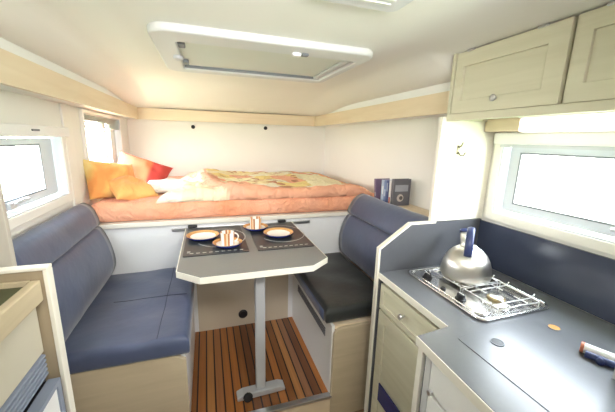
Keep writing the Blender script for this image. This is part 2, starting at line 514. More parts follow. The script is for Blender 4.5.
# ceiling, one curved lining
def sm(t): t = max(0, min(1, t)); return t*t*(3-2*t)
def ceil_z(x, y):
    d = 0
    dl = 1-sm((x-TL)/.16); dr = (1-sm((TR-x)/.24))*sm((y-1.20)/.06)
    db = 1-sm((TB-y)/1.0)
    z = ZC - .095*dl - .088*dr - .125*db*(1-.5*max(dl, dr))
    return max(z, TZ1+.002)
bm = BM()
xs = [-.05, TL] + [TL+.16*k/6 for k in range(1, 7)] + [.45+(1.60-.45)*k/5 for k in range(6)] + [1.67+(TR-1.67)*k/6 for k in range(7)] + [XR+.05]
ys = [-.9, 0, .6, 1.0, 1.2, 1.22, 1.24, 1.26, 1.5, 1.8, 2.1, 2.3] + [2.4+(TB-2.4)*k/8 for k in range(9)] + [YB+.05]
G = [[bm.verts.new((x, y, ceil_z(min(max(x, TL), TR), min(y, TB)))) for y in ys] for x in xs]
G2 = [[bm.verts.new((x, y, 2.0)) for y in ys] for x in xs]
for i in range(len(xs)-1):
    for j in range(len(ys)-1):
        bm.faces.new((G[i][j], G[i][j+1], G[i+1][j+1], G[i+1][j])); bm.faces.new((G2[i][j], G2[i+1][j], G2[i+1][j+1], G2[i][j+1]))
struct('ceiling', bm, M['ceil'], smooth=True)

# wooden bands with their pale shelf undersides
struct('trim_left', bx(TL-.02, TL, -.4, TB, TZ0, TZ1), M['maple'])
struct('trim_right', bx(TR, TR+.02, YP+.02, TB, TZ0, TZ1), M['maple'])
struct('trim_back', bx(TL-.02, TR+.02, TB, TB+.02, TZ0, TZ1), M['maplex'])
struct('trim_left_underside', bx(XL, TL-.02, -.4, TB+.02, TZ0+.008, TZ0+.022), M['cream'])
struct('trim_right_underside', bx(TR+.02, XR, YP+.03, TB+.02, TZ0+.008, TZ0+.022), M['cream'])
struct('trim_back_underside', bx(XL, XR, TB+.02, YB, TZ0+.008, TZ0+.022), M['cream'])
struct('trim_left_cove', bx(TL-.03, TL-.008, -.4, TB, TZ1, TZ1+.06), M['white'])
struct('trim_right_cove', bx(TR+.008, TR+.03, YP+.03, TB, TZ1, TZ1+.06), M['white'])
# upright cover strip between the left windows
struct('trim_left_upright', bx(XL, .012, 2.03, 2.14, .97, TZ0+.008), M['cream'], bevel=.003)
for (x, z) in ((.617, 1.50), (1.39, 1.515)):
    b = lathe(BM(), [(.020, 0), (.020, -.012), (.012, -.016), (0, -.016)], (x, YB, z), 20, 'y')
    o = mk('wall_button', b, M['black'], smooth=True, sharp=40)
    tag(o, 'small black round button on the back wall, %s of the two' % ('left' if x < 1 else 'right'), 'button', 'buttons on the back wall')

# windows
def window(name, side, w, cass, handle_y, sash=.05, sz=None, fr=.042):
    y0, y1, z0, z1 = w
    sz = sz or sash
    s = 1 if side == 'L' else -1               # inward direction
    X = XL if side == 'L' else XR
    bm = ring_frame(BM(), rrect(y0-fr, y1+fr, z0-fr, z1+fr, .012, 3), rrect(y0, y1, z0, z1, .01, 3), 'x', X+s*.0005, X+s*.022)
    root = struct(name, bm, M['cream'], bevel=.004)
    def part(n, b, m, **k): return mk(n, b, m, root, **k)
    # lining of the opening
    lin = ring_frame(BM(), rect(y0, y1, z0, z1), rect(y0+.006, y1-.006, z0+.006, z1-.006), 'x', X-s*.05, X+s*.018)
    part('lining', lin, M['winwhite'])
    a, b_, c, d = y0+.012, y1-.012, z0+.012, z1-.012
    sf = ring_frame(BM(), rrect(a, b_, c, d, .015, 4), rrect(a+sash, b_-sash, c+sz*.8, d-sz*.6, .02, 4), 'x', X-s*.045, X-s*.022)
    part('sash', sf, M['winwhite'], bevel=.004)
    pb = BM(); px = X-s*.034
    pb.faces.new([pb.verts.new((px, yy, zz)) for yy, zz in ((a+sash*.9, c+sz*.7), (b_-sash*.9, c+sz*.7), (b_-sash*.9, d-sz*.5), (a+sash*.9, d-sz*.5))])
    part('pane', pb, M['glass'])
    gk = ring_frame(BM(), rect(a+sash-.004, b_-sash+.004, c+sz*.8-.004, d-sz*.6+.004), rect(a+sash+.004, b_-sash-.004, c+sz*.8+.004, d-sz*.6-.004), 'x', X-s*.024, X-s*.0215)
    part('gasket', gk, M['seal'])
    if cass:
        cb = part('blind_cassette', bx(min(X+s*.002, X+s*.05), max(X+s*.002, X+s*.05), y0-.03, y1+.03, z1-.004, z1+cass), M['white'], bevel=.008)
    if handle_y is not None:
        hb = BM(); zz = c+.018
        tube(hb, [(X-s*.018, handle_y-.05, zz), (X-s*.004, handle_y-.035, zz+.012), (X-s*.002, handle_y+.02, zz+.016), (X-s*.006, handle_y+.06, zz+.010)], .008, 8)
        box(hb, min(X-s*.022, X-s*.006), max(X-s*.022, X-s*.006), handle_y-.07, handle_y-.03, zz-.012, zz+.016)
        part('latch_handle', hb, M['alupaint'], smooth=True, sharp=40)
    return root
w1 = window('window_1', 'L', W1, .045, 1.55, .13, .05)
mk('blind_catch', bx(.05, .054, 1.60, 1.66, 1.405, 1.413), M['greyplastic'], w1)
w2 = window('window_2', 'L', W2, None, None, .045, None, .022)
# concertina blind pulled up on the second window
bm = BM()
for k in range(8):
    z = 1.527 - k*.011
    prism(bm, [(-.020, z), (.012, z-.003), (.012, z-.0065), (-.020, z-.0095)], 'y', 2.322, 3.163)
mk('pleated_blind', bm, plain('pale pleated blind', (.74, .76, .72), .8), w2)
mk('mullion', bx(-.046, -.012, 2.80, 2.85, 1.135, 1.50), M['white'], w2, bevel=.004)
mk('side_sash', bx(-.046, -.018, 2.99, 3.10, 1.135, 1.50), M['white'], w2, bevel=.004)
w3 = window('window_3', 'R', W3, .05, .60, .055)
mk('blind_rail', bx(XR-.035, XR-.004, W3[0], W3[1], W3[3]-.018, W3[3]-.005), M['alupaint'], w3)

# ------------------------------------------------------------------ roof hatch
HF = (ZC-CZ)/(1.83-CZ)
def H(x, y): return (CX+(x-CX)*HF, y*HF)
hx0, hy0 = H(.535, 1.40); hx1, hy1 = H(1.55, 2.21)
ix0, iy0 = H(.635, 1.55); ix1, iy1 = H(1.50, 2.115)
root = thing('roof_hatch', ((hx0+hx1)/2, (hy0+hy1)/2, ZC), 'large white rectangular roof hatch in the ceiling above the table', 'roof hatch')
n = 6
bm = ring_frame(BM(), rrect(hx0, hx1, hy0, hy1, .07, n), rrect(ix0, ix1, iy0, iy1, .02, n), 'z', ZC-.030, ZC+.002)
mk('frame', bm, M['hatch'], root, bevel=.012, seg=3)
mk('shade_panel', bx(ix0+.004, ix1-.004, iy0+.004, iy1-.004, ZC-.010, ZC-.004), M['blind'], root, label='pale grey green closed shade')
mk('shade_track', bx(ix0+.004, ix1-.004, iy1-.020, iy1-.004, ZC-.022, ZC-.010), M['greyplastic'], root)
mk('shade_rail', bx(ix1-.045, ix1-.012, iy0+.02, iy1-.03, ZC-.024, ZC-.010), M['alupaint'], root, bevel=.004)
mk('shade_shadow_gap', bx(ix1-.012, ix1-.004, iy0+.02, iy1-.03, ZC-.014, ZC-.010), M['greyplastic'], root)
bm = BM(); mx = H(1.20, 1.50)[0]; my = H(1.2, 1.50)[1]
box(bm, mx-.05, mx-.012, my-.015, my+.015, ZC-.044, ZC-.029); mk('latch', bm, M['white'], root, bevel=.006)
mk('latch_button', bx(mx-.008, mx+.022, my-.012, my+.012, ZC-.040, ZC-.029), M['greyplastic'], root, bevel=.004)
hh = H(.625, 1.80)
bm = lathe(BM(), [(.022, 0), (.022, -.012), (.014, -.018), (0, -.018)], (hh[0], hh[1], ZC-.030), 20)
mk('turn_knob', bm, M['alupaint'], root, smooth=True, sharp=40)
for yy in (H(0, 1.62)[1], H(0, 1.98)[1]):
    mk('hinge', bx(ix0+.002, ix0+.03, yy-.03, yy+.03, ZC-.026, ZC-.010), M['greyplastic'], root, bevel=.003)

vx0, vy0 = H(1.02, .74); vx1, vy1 = H(1.345, .965)
root = thing('ceiling_vent', ((vx0+vx1)/2, (vy0+vy1)/2, ZC), 'small pale vent cover on the ceiling at the top edge of the photo', 'ceiling vent')
mk('cover', pr(rrect(vx0, vx1, vy0, vy1, .03, 5), 'z', ZC-.022, ZC-.001), M['hatch'], root, bevel=.008)
bm = BM()
for k in range(5): box(bm, vx0+.05, vx1-.05, vy0+.04+k*.026, vy0+.05+k*.026, ZC-.026, ZC-.021)
mk('louvre', bm, M['blind'], root)

# ------------------------------------------------------------------ bed
root = thing('bed_base', ((XL+XR)/2, YBED, 0), 'white fronted bed platform across the back above the benches', 'bed base')
mk('lower_shaded_front', bx(.634, 1.303, YBED-.004, YBED-.0005, .001, .47), plain('shaded front beige', (.62, .54, .42), .5, var=.04), root, label='lower bed front between the benches, its shade put into the beige colour')  # thin beige sheet standing in for shade on the front under the table
mk('front_panel', bx(XL+.002, XR-.002, YBED, YBED+.02, 0.0, .825), plain('white laminate front', (.86, .87, .88), .45, var=.02), root)
mk('ledge_board', bx(XL+.002, XR-.002, YBED-.028, YB-.002, .825, .855), M['edge'], root, bevel=.004)
mk('table_rail', bx(.50, 1.465, YBED-.018, YBED-.001, .779, .802), M['alu'], root, bevel=.003)
b = lathe(BM(), [(.034, 0), (.034, -.008), (.027, -.012), (.022, -.006), (0, -.006)], (.952, YBED-.004, .095), 24, 'y')
mk('air_outlet', b, M['black'], root, smooth=True, sharp=40, label='round black air outlet low on the panel')

def mtop(x, y):
    v = Vector((x*5, y*9, 1.3)); return .010*noise.noise(v) + .006*noise.noise(v*2.7)
bm = slab(XL+.045, XR-.05, YBED-.016, YB-.03, .857, .985, .05, 60, 40, mtop)
for v in bm.verts:
    if v.co.y < YBED+.02:
        q = Vector((v.co.x*9, v.co.z*14, 4)); v.co.y += .012*noise.noise(q) + .008*noise.noise(q*2.2)
mat_o = mk('mattress', bm, M['sheet'], smooth=True)
tag(mat_o, 'long mattress in a salmon pink sheet on the bed platform', 'mattress')

def quilt_bm():
    bm = BM(); nx, ny = 170, 110; G = {}
    ca = bm.verts.layers.float_color.new('patch')
    x0, x1, y0, y1 = .42, 1.99, YBED-.012, YB-.07
    rr = random.Random(4)
    pal = [(.92, .80, .52), (.88, .68, .28), (.92, .84, .64), (.86, .40, .25), (.90, .74, .42), (.86, .50, .30), (.87, .44, .28)]
    cell = {}
    for i in range(nx+1):
        for j in range(ny+1):
            u = i/nx; w = j/ny
            left = .10*sin(w*2.2) + .02*sin(w*9)
            x = x0 + left*(1-u) + (x1-x0-left*(1-u))*u; y = y0 + (y1-y0)*w
            e = min(1, u/.05)*min(1, (1-u)/.16)*min(1, w/.03)*min(1, (1-w)/.10)
            e = min(1, max(0, e)); e = sqrt(e*(2-e))
            q = Vector((x*3.2, y*3.2, .7))
            h = .032 + .020*noise.noise(q) + .014*noise.noise(q*2.4) + .007*noise.noise(q*5)
            c1 = .70 + .20*max(0, (2.35-y)/.3); c2 = max(c1+.03, .79 + (2.66-y)*.36)
            mid = (c1+c2)/2
            h += .034*math.exp(-((x-mid)/.08)**2) + .012*math.exp(-((x-c2-.10)/.05)**2) + .012*math.exp(-((y-2.18)/.06)**2)*(x > .6)
            z = .990 + max(.012, h+.020)*e
            yy = y + .012*noise.noise(Vector((x*7, 2, 2)))*(1-w)
            if w < .012: z -= .012*(1-w/.012)
            v = bm.verts.new((x, yy, z)); G[i, j] = v
            wx = x + .035*noise.noise(Vector((x*7, y*7, 9))); wy = y + .035*noise.noise(Vector((x*7, y*7, 19)))
            flag = 0.
            if wx < c1: c = (.93, .86, .68) if wx < .58 or wy > 2.5 else (.92, .80, .56)
            elif wx < c2: c = (.88, .46, .31)
            elif wy < 2.20: c = (.88, .44, .28)
            else:
                key = (int((wx+wy*.25)/.17), int((wy-wx*.2)/.22))
                if key not in cell: cell[key] = rr.choice(pal)
                c = cell[key]; flag = 1.
                if wx > 1.55 and wy < 3.0: c = (.92, .82, .56); flag = 0.
                if wx > 1.86: c = (.88, .46, .24); flag = 0.
            v[ca] = (c[0], c[1], c[2], flag)
    for i in range(nx):
        for j in range(ny): bm.faces.new((G[i, j], G[i+1, j], G[i+1, j+1], G[i, j+1]))
    return bm
q = mk('quilt', quilt_bm(), M['quilt'], smooth=True)
so = q.modifiers.new('thick', 'SOLIDIFY'); so.thickness = .012; so.offset = -1
tag(q, 'crumpled patchwork quilt in cream, yellow and salmon spread over the mattress', 'quilt')

p = obj_local('pillow', pillow_bm(.36, .27, .15, seed=1), M['gold'], (.125, 2.36, 1.095), (radians(68), radians(9), radians(50)))
tag(p, 'gold pillow standing upright against the left wall under the far window', 'pillow', 'pillows on the bed')
p = obj_local('pillow', pillow_bm(.28, .23, .11, seed=2), M['goldorange'], (.245, 2.30, 1.045), (radians(26), radians(4), radians(38)))
tag(p, 'orange gold pillow lying flat in front of the upright one', 'pillow', 'pillows on the bed')
p = obj_local('pillow', pillow_bm(.42, .30, .14, seed=3), M['red'], (.225, 2.80, 1.090), (radians(50), radians(20), radians(2)))
tag(p, 'red and orange pillow tilted behind the gold pillows', 'pillow', 'pillows on the bed')
bm = slab(.28, .60, 2.36, 2.90, .994, 1.042, .024, 24, 24, lambda x, y: .02*noise.noise(Vector((x*9, y*9, 3))))
tag(mk('folded_sheet', bm, M['linen'], smooth=True), 'white folded sheet lying between the red pillow and the quilt', 'sheet')

# ------------------------------------------------------------------ benches
root = thing('bench_base', (.3, 1.7, 0), 'left bench box with pale maple end panel facing the camera', 'bench')
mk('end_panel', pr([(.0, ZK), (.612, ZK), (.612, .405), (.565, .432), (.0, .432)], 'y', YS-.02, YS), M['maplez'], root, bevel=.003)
mk('side_panel', bx(.590, .606, YS+.002, YBED-.001, .0, .425), M['white'], root)
mk('seat_board', bx(.003, .588, YS+.002, YBED-.001, .405, .425), M['maple'], root)

root = thing('bench_base', (1.6, 1.7, 0), 'right bench box with maple end panel and white grilled side', 'bench')
arc = [(1.345, .375)] + [(1.345+.0+.05*(1-cos(radians(a))), .375+.045*sin(radians(a))) for a in (20, 45, 70, 90)]
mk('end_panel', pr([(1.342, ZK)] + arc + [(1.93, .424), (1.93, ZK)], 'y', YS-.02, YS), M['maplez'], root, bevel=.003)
side = mk('side_panel', bx(1.340, 1.356, YS+.002, YBED-.001, .0, .425), M['white'], root, label='white side panel facing the floor')
mk('seat_board', bx(1.358, XR-.01, YS+.002, YBED-.001, .405, .425), M['maple'], root)
bm = BM()
for k in range(4): box(bm, 1.3375, 1.340, 1.42, 1.97, .305+k*.014, .314+k*.014)
mk('air_grille', bm, M['greyplastic'], side)

def seat_f(s, cx):
    def f(x, y): return .010*noise.noise(Vector((x*6+s, y*6, 0))) + .006*math.cos((x-cx)*5)
    return f
o = mk('seat_cushion', slab(.10, .632, 1.29, YBED-.007, .434, .525, .028, 30, 40, seat_f(1, .36)), M['fabric'], smooth=True)
tag(o, 'blue upholstered seat cushion on the left bench', 'seat cushion')
bm = BM()
for (a, b_) in (((.50, 1.31), (.50, 2.10)), ((.24, 1.70), (.60, 1.70))):
    pts = [(a[0]+(b_[0]-a[0])*k/20, a[1]+(b_[1]-a[1])*k/20) for k in range(21)]
    tube(bm, [(x, y, .5262+seat_f(1, .36)(x, y)) for x, y in pts], .0013, 5)
mk('seam', bm, M['seam'], o)
o = mk('seat_cushion', slab(1.305, 1.74, 1.335, YBED-.007, .430, .520, .028, 30, 40, seat_f(5, 1.5)), M['fabricshade'], smooth=True)
tag(o, 'seat cushion on the right bench, its shade put into the dark colour', 'seat cushion')
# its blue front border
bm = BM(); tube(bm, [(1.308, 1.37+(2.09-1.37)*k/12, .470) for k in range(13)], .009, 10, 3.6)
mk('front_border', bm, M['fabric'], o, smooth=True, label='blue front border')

def backrest(lower, upper, y0, y1, label):
    root = thing('backrest', ((lower[0][0]+lower[2][0])/2, (y0+y1)/2, lower[0][1]), label, 'backrest')
    mk('lower_cushion', bolster(lower, y0, y1, .03, 24, .004, 3), M['fabric'], root, smooth=True)
    mk('upper_cushion', bolster(upper, y0, y1, .03, 24, .004, 9), M['fabric'], root, smooth=True)
    return root
lo = [(.030, .535), (.125, .53), (.160, .585), (.162, .66), (.142, .76), (.112, .835), (.085, .850), (.030, .845)]
up = [(.018, .852), (.080, .852), (.102, .868), (.096, .915), (.078, .965), (.055, .990), (.018, .990)]
backrest(lo, up, 1.24, YBED-.032, 'blue two part backrest along the left wall below the window')
lo = [(1.86, .528), (1.735, .528), (1.708, .58), (1.706, .67), (1.728, .77), (1.762, .832), (1.79, .842), (1.88, .842)]
up = [(1.905, .846), (1.795, .846), (1.765, .862), (1.778, .905), (1.815, .960), (1.855, .988), (1.905, .985)]
backrest(lo, up, YP+.03, YBED-.032, 'blue two part backrest on the right below the book ledge')

# book ledge
root = thing('book_ledge', (2.0, 1.65, .94), 'narrow pale wooden ledge behind the right backrest', 'ledge')
mk('board', bx(1.932, XR-.002, YP+.022, YBED-.032, .945, .965), M['maple'], root, bevel=.003)
mk('support', bx(1.932, 1.945, YP+.022, YBED-.032, .43, .944), M['maple'], root)

def book(y, t, h, d, cov, label, lean=0., face=None, xs=1.940):
    root = thing('book', (xs+d/2, y+t/2, .966), label, 'book', 'books on the ledge')
    z = .966
    bm = BM(); box(bm, xs, xs+d, y, y+.003, z, z+h); box(bm, xs, xs+d, y+t-.003, y+t, z, z+h); box(bm, xs, xs+.003, y+.003, y+t-.003, z, z+h)
    mk('cover', bm, cov, root)
    mk('pages', bx(xs+.004, xs+d-.004, y+.0035, y+t-.0035, z+.003, z+h-.004), M['porcelain'], root)
    if face: face(root, xs, y, z, d, h)
    root.rotation_euler = (lean, 0, 0)
    return root
def cov(n, c): return plain(n, c, .35, var=.15, scale=30)
def face_front(root, xs, y, z, d, h):
    mk('cover_picture', bx(xs+.012, xs+d-.02, y-.0012, y-.0002, z+.10, z+.145), cov('grey photo', (.34, .35, .40)), root, label='grey picture panel')
    b = lathe(BM(), [(.026, 0), (.026, -.001), (0, -.001)], (xs+d*.42, y-.0004, z+.055), 24, 'y')
    mk('cover_disc', b, cov('pale disc', (.55, .50, .46)), root, label='pale round emblem')
    b = lathe(BM(), [(.014, 0), (.014, -.001), (0, -.001)], (xs+d*.46, y-.0018, z+.055), 20, 'y')
    mk('cover_dot', b, cov('dark centre', (.10, .09, .09)), root)
def face_spine(c, za, zb):
    def f(root, xs, y, z, d, h):
        mk('spine_label', bx(xs-.0012, xs-.0002, y-.0004, y+.015, z+za, z+zb), c, root)
    return f
book(1.755, .026, .186, .135, cov('charcoal cover', (.13, .13, .15)), 'dark grey book showing its front cover, nearest of the row on the ledge', 0, face_front)
book(1.790, .020, .172, .125, cov('white cover', (.70, .68, .66)), 'white spined book with red foot just behind the dark grey book', 0, face_spine(cov('red foot', (.45, .10, .07)), .004, .055))
book(1.826, .018, .168, .125, cov('navy cover', (.09, .12, .26)), 'dark navy spined book, middle of the row on the ledge', 0, face_spine(cov('pale title', (.30, .36, .48)), .09, .15))
book(1.852, .020, .165, .125, cov('dark blue cover', (.20, .27, .46)), 'mid blue spined book between the navy and the pale blue one', 0, face_spine(cov('blue title', (.45, .52, .66)), .05, .10))
book(1.880, .030, .162, .125, cov('pale blue cover', (.40, .48, .62)), 'pale blue thick spined book towards the far end of the row', 0, face_spine(cov('white title', (.70, .72, .75)), .06, .12))
book(1.972, .022, .160, .120, cov('plum cover', (.20, .14, .22)), 'plum coloured book leaning at the far end of the row', -.14, face_spine(cov('pale mark', (.45, .40, .42)), .03, .06))

# ------------------------------------------------------------------ table
TZ = .802
root = thing('dining_table', (.95, 1.7, 0), 'grey laminate dining table on a single silver leg between the benches', 'table')
outl = [(.590, 2.095), (.590, 1.395), (.692, 1.300), (1.212, 1.300), (1.315, 1.380), (1.315, 2.095)]
mk('tabletop', pr(outl, 'z', TZ-.028, TZ), M['tablegrey'], root, bevel=.002)
def inset_band(o, w):
    out = []
    cx = sum(p[0] for p in o)/len(o); cy = sum(p[1] for p in o)/len(o)
    n = len(o)
    for i in range(n):
        a, b, c = Vector(o[i-1]), Vector(o[i]), Vector(o[(i+1) % n])
        n1 = Vector(((b-a).y, -(b-a).x)).normalized(); n2 = Vector(((c-b).y, -(c-b).x)).normalized()
        if n1.dot(b-Vector((cx, cy))) < 0: n1 = -n1; n2 = -n2 if n2.dot(b-Vector((cx, cy))) < 0 else n2
        if n2.dot(b-Vector((cx, cy))) < 0: n2 = -n2
        m = (n1+n2); m = m/(1+n1.dot(n2))
        out.append(tuple(b+m*w))
    return out
mk('edge_band', ring_frame(BM(), inset_band(outl, .004), outl, 'z', TZ-.031, TZ-.0015), M['edge'], root, label='pale cream edging')
leg = mk('leg', bx(.948, 1.000, 1.432, 1.470, .035, TZ-.05), M['alupaint'], root, bevel=.008)
mk('mounting_bracket', bx(.930, 1.010, 1.42, 1.48, TZ-.055, TZ-.031), M['greyplastic'], leg, bevel=.004)
foot = mk('foot', pr([(.842, .004), (1.108, .004), (1.108, .022), (1.075, .036), (.875, .036), (.842, .022)], 'y', 1.415, 1.475), M['alupaint'], root, bevel=.004)
foot.rotation_euler = (0, 0, .03)
b = lathe(BM(), [(.007, 0), (.007, -.018), (.023, -.018), (.026, -.026), (.022, -.038), (0, -.04)], (.895, 1.418, .042), 20, 'y')
mk('clamp_knob', b, M['rubber'], foot, smooth=True, sharp=50, label='black clamp knob')
for x in (.602, 1.215):
    b = BM(); box(b, x, x+.058, 2.088, 2.112, TZ+.001, TZ+.016); box(b, x+.008, x+.05, 2.080, 2.09, TZ+.001, TZ+.010)
    mk('wall_clip', b, M['black'], root, bevel=.003, label='black clip at the far edge')

# place settings
def placemat(x0, x1, y0, y1, label):
    root = thing('placemat', ((x0+x1)/2, (y0+y1)/2, TZ), label, 'placemat', 'placemats on the table')
    mk('mat', pr(rrect(x0, x1, y0, y1, .008, 3), 'z', TZ+.0006, TZ+.005), M['mat'], root)
    cx, cy = (x0+x1)/2, (y0+y1)/2
    z = TZ+.0058
    bm = BM(); w = (x1-x0); h = (y1-y0)
    tube(bm, [(cx+.03+.145*cos(t), cy+.02+.175*sin(t), z) for t in [radians(-150+k*12) for k in range(26)]], .0022, 5, .3)
    mk('printed_curve', bm, M['matprint'], root)
    bm = BM()
    for k in range(9):
        xx = x0+.04+k*(w-.08)/8
        box(bm, xx-.008, xx+.010, y0+.030, y0+.036, z-.0006, z+.0002)
    box(bm, x0+.018, x0+.034, y0+.060, y0+.066, z-.0006, z+.0002); box(bm, x0+.018, x0+.034, y0+.045, y0+.050, z-.0006, z+.0002)
    mk('printed_marks', bm, M['matprint'], root)
    return root
placemat(.604, .938, 1.555, 2.062, 'dark slate placemat on the left half of the table')
placemat(.984, 1.306, 1.550, 2.062, 'dark slate placemat on the right half of the table')

def plate(r, label, cat, name, group):
    root = thing(name, (0, 0, 0), label, cat, group)
    z = 0
    pro = [(0, .0008), (r*.68, .0008), (r*.70, 0), (r*.76, .001), (r*.97, .015), (r, .0205), (r*.985, .022)]
    mk('underside', lathe(BM(), pro, (0, 0, 0), 40, 'z', False), M['cobalt'], root, smooth=True, sharp=50, label='dark blue underside')
    mk('rim', lathe(BM(), [(r*.985, .0222), (r*.72, .0112), (r*.72, .0100), (r*.97, .0200)], (0, 0, 0), 40, 'z', False), M['amber'], root, smooth=True, label='amber painted rim')
    mk('well', lathe(BM(), [(r*.76, .0134), (r*.70, .0100), (r*.62, .0066), (0, .0062), (0, .0046), (r*.60, .0046), (r*.72, .0088)], (0, 0, 0), 40, 'z', False), M['porcelain'], root, smooth=True, label='cream centre')
    return root
ZM = TZ+.0062
pl = plate(.095, 'dinner plate with amber rim and cobalt underside on the left placemat', 'plate', 'plate', 'plates on the table')
pl.location = (.700, 1.835, ZM)
p2 = copy_tree(pl); p2.location = (1.148, 1.785, ZM); p2['label'] = 'dinner plate with amber rim and cobalt underside on the right placemat'
sa = plate(.082, 'amber saucer under the cup on the left placemat', 'saucer', 'saucer', 'saucers on the table')
sa.location = (.832, 1.668, ZM)
s2 = copy_tree(sa); s2.location = (1.030, 1.945, ZM); s2['label'] = 'amber saucer under the cup on the right placemat'
def cup(label):
    root = thing('cup', (0, 0, 0), label, 'cup', 'cups on the table')
    mk('body', lathe(BM(), [(0, 0), (.030, 0), (.036, .002), (.038, .072), (.036, .072), (.033, .006), (0, .005)], (0, 0, 0), 32, 'z', False), M['stripes'], root, smooth=True, sharp=60, origin=(0, 0, 0), label='cream body with copper stripes')
    mk('handle', tube(BM(), [(.036 + .026*sin(radians(a)), 0, .036 + .024*cos(radians(a))) for a in range(0, 181, 15)], .0045, 8), M['porcelain'], root, smooth=True)
    return root
c1 = cup('copper striped coffee cup on the left saucer, handle to the right')
c1.location = (.832, 1.668, ZM+.0068); c1.rotation_euler = (0, 0, radians(15))
c2 = copy_tree(c1); c2.location = (1.030, 1.945, ZM+.0068); c2.rotation_euler = (0, 0, radians(75))
c2['label'] = 'copper striped coffee cup on the right saucer by the bed'

# ------------------------------------------------------------------ kitchen
ZW = KZ(.79)                                 # worktop height
root = thing('partition_panel', (1.8, YP, ZK), 'upright partition between right bench and cooker, grey below and white above', 'partition')
low = [(KX(1.505), ZK), (XR-.002, ZK), (XR-.002, .985), (KX(1.66), .985), (KX(1.492), .858), (KX(1.492), ZK)][1:]
low = [(KX(1.498), ZK), (XR-.002, ZK), (XR-.002, 1.010), (KX(1.650), 1.010), (KX(1.490), .895)]
mk('lower_board', pr(low, 'y', YP, YP+.018), M['panelgrey'], root, label='grey laminate lower board')
edge = [(KX(1.490)-.004, ZK), (KX(1.490)-.004, .898), (KX(1.650)-.003, 1.014), (XR-.30, 1.014)]
ed = []
for (a, b_) in zip(edge, edge[1:]): ed.append((a, b_))
bm = BM()
pl_o = edge; pl_i = [(KX(1.490)+.006, ZK), (KX(1.490)+.006, .893), (KX(1.650)+.002, 1.005), (XR-.30, 1.005)]
prism(bm, pl_o + pl_i[::-1], 'y', YP-.003, YP+.021)
mk('edge_strip', bm, M['edge'], root, label='pale edge strip')
UX = CX+(1.890-CX)*.912
mk('upper_board', bx(UX, XR-.002, YP, YP+.018, 1.0145, 1.5165), plain('warm white board', (.88, .84, .74), .55, var=.02), root, label='white upper board')
hk = thing('coat_hook', K(1.99, 1.165, 1.37, 1), 'small metal double hook on the white partition beside the window', 'hook')
hx, hz = CX+(1.994-CX)*(YP/1.29), CZ+(1.365-CZ)*(YP/1.29)
hk.location = (hx, YP-.002, hz)
mk('plate', pr(rrect(hx-.007, hx+.007, hz-.022, hz+.022, .006, 4), 'y', YP-.005, YP-.0005), M['oldmetal'], hk)
bm = BM()
tube(bm, [(hx, YP-.004, hz+.012), (hx, YP-.018, hz+.020), (hx-.002, YP-.028, hz+.036)], .0035, 8)
mk('upper_prong', bm, M['oldmetal'], hk, smooth=True)
bm = BM()
tube(bm, [(hx, YP-.004, hz-.010), (hx+.002, YP-.016, hz-.026), (hx+.008, YP-.028, hz-.026), (hx+.014, YP-.034, hz-.010)], .0035, 8)
mk('lower_prong', bm, M['oldmetal'], hk, smooth=True)

o = mk('splashback', bx(XR-.012, XR-.001, .10, YP-.001, ZW+.001, 1.005), M['navy'])
tag(o, 'dark navy splashback panel below the right window', 'splashback')

# worktop
wt = thing('worktop', (1.75, .7, ZW), 'grey laminate worktop along the right wall with pale front edging', 'worktop')
fx1, fx2 = KX(1.500), KX(1.362)
ystep1, ystep2 = KY(.722), KY(.708)
poly = [(XR-.013, YP-.001), (fx1, YP-.001), (fx1, ystep1), (fx2, ystep2), (KX(1.345), .12), (XR-.013, .12)]
mk('surface', pr(poly, 'z', ZW-.028, ZW), M['laminate'], wt, bevel=.001)
bm = BM()
box(bm, fx1-.004, fx1, ystep1+.002, YP-.002, ZW-.030, ZW-.001)
mk('front_edging', bm, M['edge'], wt, label='pale cream edging')
bm = BM()
prism(bm, [(fx2, ystep2), (KX(1.345), .12), (KX(1.345)-.004, .12), (fx2-.004, ystep2)], 'z', ZW-.032, ZW-.001)
mk('front_edging', bm, M['edge'], wt, label='pale cream edging')

sc = thing('sink_cover', (KX(1.69), .5, ZW), 'grey lift out sink cover with two finger holes in the worktop', 'sink cover')
mk('panel', pr(rrect(KX(1.478), KX(1.90), KY(.16), KY(.664), [.09, .012, .012, .04], 6), 'z', ZW+.0004, ZW+.0016), M['laminate'], sc)
mk('joint', ring_frame(BM(), rrect(KX(1.478)-.0012, KX(1.90)+.0012, KY(.16)-.0012, KY(.664)+.0012, [.0912, .0132, .0132, .0412], 6),
                       rrect(KX(1.478), KX(1.90), KY(.16), KY(.664), [.09, .012, .012, .04], 6), 'z', ZW+.0003, ZW+.0017), M['greyplastic'], sc)
for (x, y, mm) in ((1.582, .607, 'black'), (1.845, .612, 'amber')):
    b = BM(); lathe(b, [(.017, 0), (.017, .0012), (.0, .0012)], (KX(x), KY(y), ZW+.0022), 24)
    mk('finger_hole', b, M[mm], sc)
    b = BM(); lathe(b, [(.0175, 0), (.0205, 0), (.0205, .0016), (.0175, .0016), (.0175, 0)], (KX(x), KY(y), ZW+.0022), 24, 'z', False)
    mk('finger_hole_rim', b, M['greyplastic'], sc)

